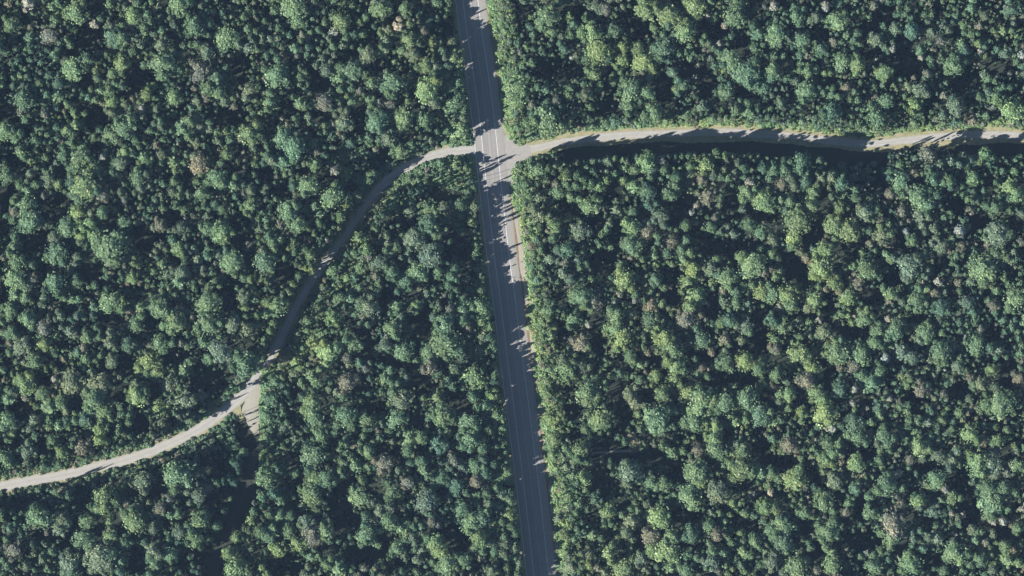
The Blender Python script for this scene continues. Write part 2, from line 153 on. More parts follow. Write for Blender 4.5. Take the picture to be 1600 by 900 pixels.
m, nt, b, _ = mat('forest_floor')
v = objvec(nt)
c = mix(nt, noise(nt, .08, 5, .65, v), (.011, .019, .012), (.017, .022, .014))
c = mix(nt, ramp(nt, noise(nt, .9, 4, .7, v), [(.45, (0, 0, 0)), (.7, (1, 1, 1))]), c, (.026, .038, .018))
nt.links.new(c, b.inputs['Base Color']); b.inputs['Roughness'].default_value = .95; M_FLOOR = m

m, nt, b, _ = mat('verge_grass')
v = objvec(nt)
c = ramp(nt, noise(nt, .35, 6, .7, v), [(.32, (.14, .16, .07)), (.45, (.22, .20, .12)), (.58, (.31, .265, .18)), (.75, (.24, .17, .10))])
c = mix(nt, ramp(nt, noise(nt, 2.2, 3, .7, v), [(.4, (0, 0, 0)), (.65, (.8, .8, .8))]), c, (.15, .17, .08))
nt.links.new(c, b.inputs['Base Color']); b.inputs['Roughness'].default_value = .95; M_VERGE = m

def track_material(name, base, rut, mid):
    m, nt, b, _ = mat(name)
    uv = objvec(nt, (1, 1, 1), 'UV'); sp = N(nt, 'ShaderNodeSeparateXYZ'); nt.links.new(uv, sp.inputs[0])
    prof = ramp(nt, sp.outputs[0], [(0, (.45,) * 3), (.10, (.7,) * 3), (.28, (1,) * 3), (.46, (.62,) * 3), (.54, (.62,) * 3), (.72, (1,) * 3), (.90, (.7,) * 3), (1, (.45,) * 3)])
    c = mix(nt, prof, mid, rut)
    o = objvec(nt)
    c = mix(nt, ramp(nt, noise(nt, .25, 6, .75, o), [(.38, (.0,) * 3), (.75, (.5,) * 3)]), c, base)
    c = mix(nt, ramp(nt, noise(nt, 1.4, 3, .7, o), [(.55, (0,) * 3), (.72, (.45,) * 3)]), c, (.16, .13, .095))
    nt.links.new(c, b.inputs['Base Color']); b.inputs['Roughness'].default_value = .95
    return m
M_GRAVEL = track_material('gravel', (.20, .188, .165), (.31, .306, .295), (.22, .21, .185))
M_CLEAR = track_material('bare_earth', (.19, .185, .13), (.29, .275, .245), (.22, .205, .16))

m, nt, b, _ = mat('asphalt')
uv = objvec(nt, (1, 1, 1), 'UV'); sp = N(nt, 'ShaderNodeSeparateXYZ'); nt.links.new(uv, sp.inputs[0])
lane = ramp(nt, sp.outputs[0], [(0, (0.192, 0.182, 0.163)), (.22, (0.230, 0.224, 0.211)), (.262, (0.211, 0.205, 0.198)), (.33, (0.170, 0.166, 0.166)), (.38, (0.211, 0.208, 0.205)), (.44, (0.170, 0.166, 0.166)),
    (.5, (0.211, 0.208, 0.205)), (.56, (0.170, 0.166, 0.166)), (.62, (0.211, 0.208, 0.205)), (.67, (0.170, 0.166, 0.166)), (.735, (0.211, 0.205, 0.198)), (.78, (0.230, 0.224, 0.211)), (1, (0.192, 0.182, 0.163))])
lv = objvec(nt, (.5, .03, 1), 'Object')
c = mix(nt, ramp(nt, noise(nt, 1, 5, .7, lv), [(.35, (0,) * 3), (.7, (1,) * 3)]), lane, (.215, .205, .195))
c = mix(nt, ramp(nt, noise(nt, .5, 5, .75, objvec(nt)), [(.5, (0,) * 3), (.8, (.6,) * 3)]), c, (.16, .152, .145))
nt.links.new(c, b.inputs['Base Color']); b.inputs['Roughness'].default_value = .85; M_ASPH = m

def flat(name, col, wear=0.0, scale=1.5):
    m, nt, b, _ = mat(name)
    c = mix(nt, ramp(nt, noise(nt, scale, 4, .8, objvec(nt)), [(.35, (0,) * 3), (.7, (1,) * 3)]), col, tuple(x * (1 - wear) for x in col))
    nt.links.new(c, b.inputs['Base Color']); b.inputs['Roughness'].default_value = .8
    return m
M_PAINT = flat('road_paint', (.60, .60, .60), .3)
M_YELLOW = flat('worn_yellow_paint', (.36, .31, .22), .2)
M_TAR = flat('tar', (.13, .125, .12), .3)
M_LITTER = flat('leaf_litter', (.20, .125, .07), .4, .8)

# ---------------------------------------------------------------- mesh helpers
def mesh_obj(name, verts, faces, material, uvs=None, parent=None, link=True):
    me = bpy.data.meshes.new(name); me.from_pydata(verts, [], faces); me.materials.append(material)
    if uvs is not None:
        l = me.uv_layers.new(name='UVMap'); vi = np.empty(len(me.loops), 'i'); me.loops.foreach_get('vertex_index', vi)
        l.data.foreach_set('uv', np.asarray(uvs, 'f')[vi].ravel())
    o = bpy.data.objects.new(name, me)
    if link: SC.collection.objects.link(o)
    if parent: o.parent = parent
    return o

def smooth_line(pts, step=1.5):
    """Catmull-Rom through world points, resampled"""
    P = [np.array(p[:2], float) for p in pts]; P = [2 * P[0] - P[1]] + P + [2 * P[-1] - P[-2]]
    out = []
    for i in range(1, len(P) - 2):
        p0, p1, p2, p3 = P[i - 1:i + 3]; n = max(2, int(np.linalg.norm(p2 - p1) / step))
        for k in range(n):
            t = k / n
            out.append(.5 * (2 * p1 + (p2 - p0) * t + (2 * p0 - 5 * p1 + 4 * p2 - p3) * t * t + (3 * p1 - p0 - 3 * p2 + p3) * t ** 3))
    out.append(P[-2]); return np.array(out)

def ribbon(name, line, left, right, z, material, jit=0.0, nu=6, parent=None):
    """strip along LINE from offset LEFT to RIGHT (metres, + = to the right of travel); numbers or functions of arc length"""
    d = np.gradient(line, axis=0); d /= np.linalg.norm(d, axis=1)[:, None]; nrm = np.stack([d[:, 1], -d[:, 0]], 1)
    s = np.concatenate([[0], np.cumsum(np.linalg.norm(np.diff(line, axis=0), axis=1))])
    V, U, F = [], [], []
    for i in range(len(line)):
        l = left(s[i]) if callable(left) else left; r = right(s[i]) if callable(right) else right
        if jit: l += jit * (rng.random() - .5) * 2; r += jit * (rng.random() - .5) * 2
        for k in range(nu + 1):
            t = k / nu; p = line[i] + nrm[i] * (l + (r - l) * t)
            V.append((p[0], p[1], z)); U.append((t, s[i] / 10))
    for i in range(len(line) - 1):
        for k in range(nu):
            q = i * (nu + 1) + k; F.append((q, q + nu + 1, q + nu + 2, q + 1))
    return mesh_obj(name, V, F, material, U, parent)

def structure(o, label=None):
    o['kind'] = 'structure'
    if label: o['label'] = label
    return o

# ---------------------------------------------------------------- ground and roads
S = 3200
structure(mesh_obj('forest_ground', [(-S, -S, 0), (S, -S, 0), (S, S, 0), (-S, S, 0)], [(0, 1, 2, 3)], M_FLOOR))

HWY = [(690, -350), (728, -60), (738.5, 30), (749, 100), (760, 180), (769, 265), (774.5, 315), (785, 408), (793, 465), (806, 572), (814, 630), (821.5, 690), (827, 733), (835, 800), (846, 897), (862, 1010), (890, 1250)]
WEST = [(752, 236), (725, 236), (700, 238), (672, 246), (645, 257), (620, 272), (598, 290), (575, 316), (555, 346), (535, 376), (510, 407), (486, 441), (463, 480), (441, 525), (422, 560), (406, 583), (388, 606), (366, 630), (335, 654), (290, 682), (240, 704), (180, 723), (110, 740), (50, 751), (0, 761), (-80, 777), (-200, 800)]
EAST = [(772, 252), (800, 243), (824, 235), (850, 229), (880, 222), (920, 216.5), (960, 213), (1000, 211), (1060, 208), (1120, 207), (1180, 209), (1240, 213), (1290, 219), (1340, 224), (1375, 224), (1405, 220), (1440, 216.5), (1480, 213.5), (1520, 211), (1560, 210), (1600, 213), (1680, 221), (1800, 240)]
hwy = smooth_line([W(*p) for p in HWY]); west = smooth_line([W(*p) for p in WEST], 1.0); east = smooth_line([W(*p) for p in EAST], 1.0)
trail_pts = [(398, 668), (398, 700), (390, 745), (374, 790), (352, 838), (332, 900), (320, 960)]
trail = smooth_line([W(*p) for p in trail_pts], 1.0)
path_pts = [(925, 709), (950, 706.5), (975, 705), (1005, 705)]

def pathw(base, amp, seed):
    q = random.Random(seed); ph = [q.uniform(0, 6.28) for _ in range(4)]
    return lambda s: base + amp * (math.sin(s / 7 + ph[0]) * .5 + math.sin(s / 3.1 + ph[1]) * .3 + math.sin(s / 17 + ph[2]) * .6)

structure(ribbon('highway_verge', hwy, pathw(-11.5, 1.0, 1), pathw(9.5, 1.2, 2), .02, M_VERGE, .3, 10))
structure(ribbon('east_track_verge', east[10:], pathw(-6.5, 1.0, 3), pathw(4.0, .8, 4), .028, M_VERGE, .3, 8))
structure(ribbon('west_track_verge', west[8:], pathw(-3.4, .5, 5), pathw(3.4, .5, 6), .028, M_VERGE, .3, 8))
structure(ribbon('logging_trail', trail, pathw(-1.5, .4, 9), pathw(1.5, .4, 10), .032, flat('trodden_earth', (.020, .026, .018), .4, .6), .2, 5))
fp = smooth_line([W(*p) for p in path_pts], 1.0)
structure(ribbon('forest_path', fp, pathw(-.7, .2, 11), pathw(.7, .2, 12), .032, M_GRAVEL, .1, 4))

def poly(name, pts, z, material, n_jit=.4):
    P = [W(*p) for p in pts]; L = smooth_line(P + [P[0]], 1.0)[:-1]
    V = [(x + rng.uniform(-n_jit, n_jit), y + rng.uniform(-n_jit, n_jit), z) for x, y in L]
    me = mesh_obj(name, V, [tuple(range(len(V)))], material, [((x - P[0][0]) / 14 + .5, y / 10) for x, y, _ in V]); return structure(me)
poly('roadside_clearing', [(378, 632), (388, 618), (402, 592), (409, 598), (406, 632), (406, 660), (403, 679), (393, 674), (386, 658), (379, 646)], .036, M_CLEAR, .6)
poly('grass_island', [(362, 640), (372, 632), (378, 640), (380, 654), (374, 660), (364, 654)], .040, M_VERGE, .5)
wt = lambda s: 2.25 - .90 * max(0, min(1, (s - 45) / 15, (162 - s) / 15))
structure(ribbon('west_track', west, lambda s: -wt(s) - .15 * math.sin(s / 5), lambda s: wt(s) + .18 * math.sin(s / 6.3), .044, M_GRAVEL, .12, 8))
structure(ribbon('east_track', east, lambda s: -1.75 - .2 * math.sin(s / 8) - 5.5 * max(0, 1 - s / 18), lambda s: 1.75 + .2 * math.sin(s / 6.1) + 6.5 * max(0, 1 - s / 19) ** 1.3, .044, M_GRAVEL, .15, 8))
road = structure(ribbon('highway', hwy, -7.1, 7.1, .060, M_ASPH, .10, 14))
poly('paved_apron', [(788, 212), (797, 211), (806, 221), (826, 228), (829, 246), (813, 256), (804, 268), (799, 289), (790, 289), (788, 250)], .052, flat('apron_asphalt', (.26, .25, .235), .25, .6), .15)
for nm, l, r_, mt, z in (('road_edge_line', -3.54, -3.34, M_PAINT, .068), ('road_edge_line', 3.34, 3.54, M_PAINT, .068), ('road_centre_line', -.15, -.05, M_YELLOW, .068), ('road_centre_line', .05, .15, M_YELLOW, .068), ('shoulder_seam', 6.8, 7.0, M_PAINT, .069)):
    structure(ribbon(nm, hwy, l, r_, z, mt, .015, 1))
hd = (450 - hwy[:, 1] / MPP)
for seg in (hwy[hd < 204], hwy[hd > 292]): structure(ribbon('leaf_litter_strip', seg, lambda s: -7.15 - .15 * math.sin(s / 2.3), lambda s: -7.9 - .3 * math.sin(s / 3.7 + 1), .075, M_LITTER, .12, 2))
structure(ribbon('bare_shoulder', hwy[(hd > 325) & (hd < 900)], lambda s: -7.8 + .2 * math.sin(s / 4), lambda s: -9.9 + .5 * math.sin(s / 5.3), .05, M_CLEAR, .2, 3))
# thin dark lines across the pavement, among them tar-sealed cracks
def dark_line(name, p, q, w=.16):
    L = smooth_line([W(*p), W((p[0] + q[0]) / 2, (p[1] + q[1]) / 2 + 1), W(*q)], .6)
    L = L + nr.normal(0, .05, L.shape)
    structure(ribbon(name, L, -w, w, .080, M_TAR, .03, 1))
dark_line('dark_road_line', (750, 277), (797, 264))  # pair of thin dark lines slanting across the junction
dark_line('dark_road_line', (757, 282), (790, 272), .08)
for y in (55, 130, 205, 305, 395, 470, 500, 560, 622, 671, 742, 776, 838, 880):  # tar-sealed cracks spaced along the highway
    x = np.interp(y, [p[1] for p in HWY], [p[0] for p in HWY]); dark_line('dark_road_line', (x - 11 - rng.random() * 8, y), (x + 11 + rng.random() * 8, y - 1.5 + rng.random() * 3), .06)
structure(ribbon('sealed_seam', hwy, 1.75, 1.82, .078, M_TAR, .03, 1))

# ---------------------------------------------------------------- tree meshes
def unit(v): return v / np.maximum(np.linalg.norm(v, axis=1, keepdims=True), 1e-9)

def leaf_mesh(name, P, Nn, size, g, jitter=.55):
    """one ragged four-cornered spray of leaves at each point"""
    n = len(P); nn = unit(Nn + g.normal(0, jitter, (n, 3))); t = unit(np.cross(nn, g.normal(0, 1, (n, 3)))); bt = np.cross(nn, t)
    sz = size * g.uniform(.6, 1.35, n)[:, None]; V = np.empty((n, 4, 3))
    for k, (x, y) in enumerate(((-1, -.7), (.8, -1), (1, .8), (-.7, 1))):
        V[:, k] = P + sz * (t * x * g.uniform(.55, 1.15, (n, 1)) + bt * y * g.uniform(.55, 1.15, (n, 1)) + nn * g.uniform(-.25, .25, (n, 1)))
    me = bpy.data.meshes.new(name); V = V.reshape(-1, 3)
    me.vertices.add(4 * n); me.vertices.foreach_set('co', V.ravel().astype('f'))
    me.loops.add(4 * n); me.loops.foreach_set('vertex_index', np.arange(4 * n, dtype='i'))
    me.polygons.add(n); me.polygons.foreach_set('loop_start', np.arange(0, 4 * n, 4, dtype='i'))
    at = me.attributes.new('leaf', 'FLOAT', 'FACE'); at.data.foreach_set('value', g.random(n).astype('f'))
    me.materials.append(M_LEAF); me.update(calc_edges=True); me.validate(); return me

def broad_crown(name, seed, n_lobes, per, size, lob=(.26, .40), flat_=.80):
    """crown of radius 1 centred at its widest level: leafy boughs of unequal reach leave the middle, each a chain of uneven clumps"""
    g = np.random.default_rng(seed); C, Rr = [], []
    nb = int(g.integers(5, 8)) if n_lobes > 9 else int(g.integers(3, 6)); ph0 = g.uniform(0, 6.28)
    for i in range(nb):
        ph = ph0 + i * 6.283 / nb + g.normal(0, .38); reach = g.uniform(.55, 1.0); rise = g.uniform(.25, .85)
        m = max(2, round(n_lobes / nb * (.6 + .7 * reach)))
        for k in range(m):
            s = (k + .6) / m * reach * .86; q = ph + g.normal(0, .22)
            r = g.uniform(*lob) * (1.05 - .5 * s) * g.uniform(.75, 1.1)
            C.append((s * math.cos(q), s * math.sin(q), flat_ * (1 - s * s) * (.55 + .5 * rise) - .12 + g.normal(0, .07))); Rr.append(r)
    for i in range(max(5, n_lobes // 2)):      # loose clumps between the boughs and below
        ph = g.uniform(0, 6.28); rho = g.uniform(.2, .8); C.append((rho * math.cos(ph), rho * math.sin(ph), g.uniform(-.75, .2))); Rr.append(g.uniform(*lob) * .85)
    C, Rr = np.array(C), np.array(Rr); P, Q = [], []
    for c, r in zip(C, Rr):
        st = np.array([g.uniform(.75, 1.3), g.uniform(.75, 1.3), g.uniform(.6, 1.0)])
        d = unit(g.normal(0, 1, (per, 3)) + np.array([c[0] * .6, c[1] * .6, .55])); rr = r * g.uniform(.45, 1.22, (per, 1)) ** 1.0
        p = c + d * rr * st; dist = np.linalg.norm(p[:, None, :] - C[None], axis=2) / Rr[None]
        keep = (dist < .50).sum(1) <= 1
        P.append(p[keep]); Q.append(d[keep] * .8 + np.array([0, 0, .35]))
    k = n_lobes * 9; d = unit(g.normal(0, 1, (k, 3)) + np.array([0, 0, .4])); d[:, 2] = np.abs(d[:, 2]) * .7
    P.append(d * g.uniform(.70, 1.18, (k, 1))); Q.append(d)
    P, Q = np.concatenate(P), np.concatenate(Q)
    return leaf_mesh(name, P, Q, size, g)

def conifer_crown(name, seed, tiers, per, size, height=2.6, droop=.12):
    """crown of radius 1: whorls of boughs, longer towards the bottom"""
    g = np.random.default_rng(seed); P, Q = [], []
    for t in range(tiers):
        f = (t + .5) / tiers; z = height * (.62 - f * .85); L = (f ** .75) * g.uniform(.85, 1.1); nb = int(5 + 5 * f); p0 = g.uniform(0, 6.28)
        for b in range(nb):
            ph = p0 + b * 6.283 / nb + g.normal(0, .12); l = L * g.uniform(.72, 1.12); k = int(per * (.35 + l))
            s = g.uniform(.12, 1, k) ** .8; w = (.07 + .16 * l) * (1 - .75 * s) * 1.0
            side = g.uniform(-1, 1, k) * w; x = s * l
            zz = z + .10 * x - droop * x * x + g.normal(0, .03, k)
            P.append(np.stack([x * math.cos(ph) - side * math.sin(ph), x * math.sin(ph) + side * math.cos(ph), zz], 1))
            Q.append(np.stack([.25 * math.cos(ph) * np.ones(k), .25 * math.sin(ph) * np.ones(k), np.ones(k)], 1))
    return leaf_mesh(name, np.concatenate(P), np.concatenate(Q), size, g, .45)

def trunk_mesh(name, seed, limbs=5):
    """unit trunk: height 1, base radius 1 (scaled per tree), with limbs reaching up into the crown"""
    g = random.Random(seed); V, F = [], []
    def tube(pts, rad, sides=7):
        b = len(V)
        for (x, y, z), r in zip(pts, rad):
            for k in range(sides):
                t = 6.283 * k / sides; V.append((x + r * math.cos(t), y + r * math.sin(t), z))
        for i in range(len(pts) - 1):
            for k in range(sides):
                F.append((b + i * sides + k, b + i * sides + (k + 1) % sides, b + (i + 1) * sides + (k + 1) % sides, b + (i + 1) * sides + k))
        F.append(tuple(b + (len(pts) - 1) * sides + k for k in range(sides)))
    wob = [(0, 0)] + [(g.uniform(-.4, .4), g.uniform(-.4, .4)) for _ in range(4)]
    tube([(wob[i][0], wob[i][1], z) for i, z in enumerate((0, .05, .4, .75, 1.0))], (1.5, 1.0, .8, .6, .3))
    for i in range(limbs):
        a = i * 2.4 + g.uniform(-.4, .4); z0 = g.uniform(.6, .85); l = g.uniform(5, 9)
        tube([(0, 0, z0), (math.cos(a) * l * .5, math.sin(a) * l * .5, z0 + .10), (math.cos(a) * l, math.sin(a) * l, z0 + .16)], (.38, .26, .08), 5)
    me = bpy.data.meshes.new(name); me.from_pydata(V, [], F); me.materials.append(M_BARK); return me

BIG = [broad_crown('broadleaf_crown', 100 + i, 18 + (i % 4) * 4, 125, .070, (.20 + .02 * (i % 3), .40)) for i in range(12)]
MED = [broad_crown('small_broadleaf_crown', 200 + i, 8 + i % 3 * 2, 80, .112, (.26, .48), .95) for i in range(6)]
CON = [conifer_crown('conifer_crown', 300 + i, 9 + i % 3, 15, .080) for i in range(4)]
SMC = [conifer_crown('small_conifer_crown', 330 + i, 6, 8, .13, 3.2) for i in range(3)]
SHR = [broad_crown('shrub_foliage', 400 + i, 6, 40, .17, (.34, .52), .7) for i in range(3)]
TRUNKS = [trunk_mesh('trunk', 500 + i) for i in range(4)]

# ---------------------------------------------------------------- where the trees stand
TINT = {'Y': (.258, .358, .178), 'y': (.224, .320, .174), 'g': (.188, .286, .168), 'd': (.155, .252, .170), 'o': (.214, .278, .190), 'b': (.268, .276, .212), 'p': (.44, .45, .40)}
def tint_of(c, g=rng):
    t = TINT[c]; k = g.uniform(.88, 1.14); h = g.uniform(-.06, .06)
    return (t[0] * k * (1 + h), t[1] * k, t[2] * k * (1 - h))

crowns = []
for (ox, oy), s in CROWNS.items():
    for q in s.split(';'):
        x, y, r, c = q.split(','); crowns.append([ox + float(x) / 4, oy + float(y) / 4, float(r) / 4 * 1.08, c])
gaps = []
for (ox, oy), s in GAPS.items():
    for q in s.split(';'):
        x, y, rx, ry = map(float, q.split(',')); gaps.append((ox + x / 4, oy + y / 4, rx / 4, ry / 4))
# drop doubles
crowns.sort(key=lambda c: -c[2]); keep = []
for c in crowns:
    if all((c[0] - k[0]) ** 2 + (c[1] - k[1]) ** 2 > (.45 * (c[2] + k[2])) ** 2 for k in keep): keep.append(c)
crowns = keep

def linedist(line):
    L = np.stack([line[:, 0] / MPP + 800, 450 - line[:, 1] / MPP], 1)[::2]
    return lambda x, y: float(np.sqrt(((L - (x, y)) ** 2).sum(1).min()))
d_hwy, d_west, d_east, d_trail = map(linedist, (hwy, west, east, trail))
hx = lambda y: float(np.interp(y, [p[1] for p in HWY], [p[0] for p in HWY]))
ey = lambda x: float(np.interp(x, [p[0] for p in EAST], [p[1] for p in EAST]))
west_sorted = sorted(WEST)
wy = lambda x: float(np.interp(x, [p[0] for p in west_sorted], [p[1] for p in west_sorted]))

wx = lambda y: float(np.interp(y, [p[1] for p in WEST[6:]], [p[0] for p in WEST[6:]]))
def corridor(x, y):
    """photograph pixels to the nearest edge of the open corridors; negative inside"""
    dh = x - hx(y); m = min((dh - 40) if dh > 0 else (-dh - 28), 1e9)
    m = max(m, -99)
    if x > 790:
        de = y - ey(x)
        if x < 875: m = min(m, (de - 13) if de > 0 else (-de - 15))
        elif 1390 < x < 1460: m = min(m, (de - 14) if de > 0 else (-de - 16))
        else: m = min(m, (de - 32 + (6 if x > 1460 else 0)) if de > 0 else (-de - 15))
    if x < 755: m = min(m, d_west(x, y) - (13 if x < 360 or x > 610 else 12.5))
    if y > 660: m = min(m, d_trail(x, y) - 16)
    if 920 < x < 1075 and 685 < y < 745: m = min(m, abs(y - (706 if x < 1010 else 706 + (x - 1010) * .45)) - 9)
    if 366 < x < 414 and 590 < y < 690: m = min(m, -6)
    return m

def height(x, y, r):
    h = 16.5 + r * .38 + rng.uniform(-2.2, 2.8)
    dh = x - hx(y)
    if -75 < dh < 0:
        if 338 < y < 470: h = min(h, 8.5 + rng.uniform(-1, 1))
        elif 0 < y < 55: h = min(h, 11)
        elif 205 < y < 318: h = min(h, 5.5)
        else: h = 16.5 + rng.uniform(-1.5, 1.5)
    if 615 < x < 750 and 225 < y < 300: h = min(h, 4.5 if y > wy(x) else 9)
    if 530 < x < 640 and 225 < y < 300: h = min(h, 9)
    if 0 < dh < 62: h = min(h, 6 + max(0, dh - 30) * .3)
    if 860 < x < 1295 and 0 < y - ey(x) < 95: h = max(h, 19.5 + rng.uniform(-1, 2))
    if 1295 < x < 1440 and 0 < y - ey(x) < 60: h = min(h, 7)
    if 1440 < x and 0 < y - ey(x) < 70: h = max(h, 17)
    if x > 800 and 0 < ey(x) - y < 30: h = min(h, 8)
    if x < 330 and 0 < y - wy(x) < 32: h = min(h, 4.5)
    if 330 < x < 380 and 655 < y < 700: h = min(h, 5)
    if 412 < x < 470 and 560 < y < 720: h = min(h, 9)
    if 400 < y < 590 and 0 < x - wx(y) < 62: h = min(h, 8)
    if 225 < x < 300 and 560 < y < 665: h = min(h, 14)
    if 300 < x < 335 and 560 < y < 665: h = min(h, 9)
    if 300 < x < 385 and 655 < y < 725: h = min(h, 7)
    if 600 < x < 748 and 292 < y < 350: h = min(h, 10)
    return h

def r_cap(h): return h / MPP * .48
# 1 the crowns read from the photograph
trees = []      # x, y, r(px), colour, h, shape
for x, y, r, c in crowns:
    co = corridor(x, y)
    if co < -r * .25: continue
    if co < r * .55:  # let it lean over the road no further than in the photograph
        r = max(r * .6, co + r * .45)
    h = height(x, y, r); r = min(r, r_cap(h))
    if (400 < y < 590 and 12 < x - wx(y) < 72) or 0 < x - hx(y) < 58: c = rng.choice('YYyo')
    shape = 'B'
    if c in 'gdo' and r > 8 and rng.random() < .40: shape = 'C'
    if c == 'y' and rng.random() < .20: shape = 'C'
    if (abs(x - 1577) < 8 and abs(y - 291) < 8) or (abs(x - 527) < 8 and abs(y - 887) < 8) or (abs(x - 560) < 8 and abs(y - 372) < 8): shape = 'C'
    trees.append([x, y, r, c, h, shape])

# lesser crowns grown into the larger ones, so that outlines merge and break up
for t in [t for t in trees if t[2] > 9]:
    for _ in range(rng.choice((1, 2, 2, 3))):
        a_ = rng.uniform(0, 6.283); q_ = t[2] * rng.uniform(.35, .62); d_ = t[2] * rng.uniform(.75, 1.05)
        x, y = t[0] + math.cos(a_) * d_, t[1] + math.sin(a_) * d_
        if corridor(x, y) > q_ * .5: trees.append([x, y, q_, t[3] if rng.random() < .7 else rng.choice('ggod'), max(2.5, t[4] - rng.uniform(.3, 3)), 'B'])

# the walls of trees that stand along the shaded sides of the roads
def row(points, r0, r1, h0, h1, cols='gggoyd'):
    for x, y in points:
        r = rng.uniform(r0, r1); x += rng.uniform(-3, 3); y += rng.uniform(-3, 3)
        if any((t[0] - x) ** 2 + (t[1] - y) ** 2 < (.5 * (t[2] + r)) ** 2 for t in trees): continue
        trees.append([x, y, r, rng.choice(cols), rng.uniform(h0, h1), 'C' if rng.random() < .35 else 'B'])
row([(x, ey(x) + 37) for x in range(868, 1300, 7)], 5, 8, 19, 22)
row([(x, ey(x) + 54) for x in range(875, 1300, 9)], 8, 12, 21, 24)
row([(x, ey(x) + 68) for x in range(875, 1300, 12)], 8, 12, 22, 24)
row([(x, ey(x) + 42) for x in range(1450, 1600, 10)], 7, 10, 16, 19)
for a_, b_, h_ in ((-60, 4, 16), (66, 196, 16), (322, 335, 15), (478, 960, 16)):
    row([(hx(y) - 36, y) for y in range(a_, b_, 7)], 6, 10, h_, h_ + 3)
    row([(hx(y) - 70, y) for y in range(a_, b_, 10)], 8, 12, h_ + 2, h_ + 5)
    row([(hx(y) - 53, y) for y in range(a_, b_, 12)], 8, 12, h_ + 1, h_ + 4)
row([(hx(y) - 38, y) for y in range(335, 470, 9)], 6, 9, 8.5, 11)
WN = [(WEST[i][0], WEST[i][1]) for i in range(len(WEST))]
for (xa, ya), (xb, yb) in zip(WN[6:16], WN[7:17]):
    n_ = max(1, int(math.hypot(xb - xa, yb - ya) / 7)); nx_, ny_ = (yb - ya), -(xb - xa); l_ = math.hypot(nx_, ny_)
    for k_ in range(n_):
        t_ = k_ / n_; row([(xa + (xb - xa) * t_ - abs(nx_ / l_) * 23, ya + (yb - ya) * t_ - abs(ny_ / l_) * 23)], 6, 10, 16, 19)
row([(x, y) for x, y in ((382, 706), (378, 722), (372, 742), (365, 760), (356, 778), (346, 798), (335, 820), (326, 842), (318, 862))], 7, 10, 17, 20)

for t in trees:      # lower growth west of the highway where the sun comes through
    if -80 < t[0] - hx(t[1]) < 0 and any(a_ < t[1] < b_ for a_, b_ in ((538, 572), (744, 762), (136, 152))): t[4] = min(t[4], 11.5)
trees.append([712, 259, 8, 'y', 9.5, 'B']); trees.append([728, 262, 6, 'g', 8.5, 'B'])
grid = {}
def cell(x, y): return (int(x // 20), int(y // 20))
def add(t): grid.setdefault(cell(t[0], t[1]), []).append(t)
for t in trees: add(t)
def free(x, y, r, ov):
    cx, cy = cell(x, y)
    for i in range(cx - 2, cx + 3):
        for j in range(cy - 2, cy + 3):
            for t in grid.get((i, j), ()):
                if (t[0] - x) ** 2 + (t[1] - y) ** 2 < (ov * (t[2] + r)) ** 2: return False
    return True
def in_gap(x, y, k=1.0):
    return any(((x - a) / (rx * k)) ** 2 + ((y - b_) / (ry * k)) ** 2 < 1 for a, b_, rx, ry in gaps)
fills = []
def fill(n, r0, r1, ov, h0, h1, cols, conif, gapk=1.12, area=(-170, -120, 1770, 1020), outside=False):
    for _ in range(n):
        x, y = rng.uniform(area[0], area[2]), rng.uniform(area[1], area[3]); r = rng.uniform(r0, r1)
        if outside and -8 < x < 1608 and -8 < y < 908: continue
        if corridor(x, y) < r * .6 or not free(x, y, r, ov) or in_gap(x, y, gapk): continue
        h = min(height(x, y, r), rng.uniform(h0, h1)) if not outside else height(x, y, r)
        t = [x, y, min(r, r_cap(h)), rng.choice(cols), h, 'C' if rng.random() < conif else 'B']
        add(t); fills.append(t)
fill(9000, 9, 18, .80, 12, 20, 'Yyyggggoodb', .15, outside=True)
fill(14000, 6.5, 9, .66, 15, 21, 'yggggooddb', .25)
fill(24000, 4, 6, .63, 14, 20.5, 'ygggoodddb', .3)
fill(30000, 2.2, 3.6, .60, 13, 19.5, 'ggooddddbp', .35)
# seedlings and saplings standing in the dark openings
saps = []
for _ in range(14000):
    x, y = rng.uniform(-20, 1620), rng.uniform(-20, 920); r = rng.uniform(1.4, 3.0)
    if corridor(x, y) < r or not free(x, y, r, .55): continue
    t = [x, y, r, rng.choice('gddoodp' if rng.random() < .25 else 'gddod'), rng.uniform(2, 10) if in_gap(x, y) else rng.uniform(12, 19), 'C' if rng.random() < .4 else 'B']
    add(t); saps.append(t)

# ---------------------------------------------------------------- the 300 largest trees, one object each
inside = [t for t in trees if 0 < t[0] < 1600 and 0 < t[1] < 900]
inside.sort(key=lambda t: -t[2])
chosen = inside[:300]; ids = {id(t) for t in chosen}
rest = [t for t in trees if id(t) not in ids] + fills + saps

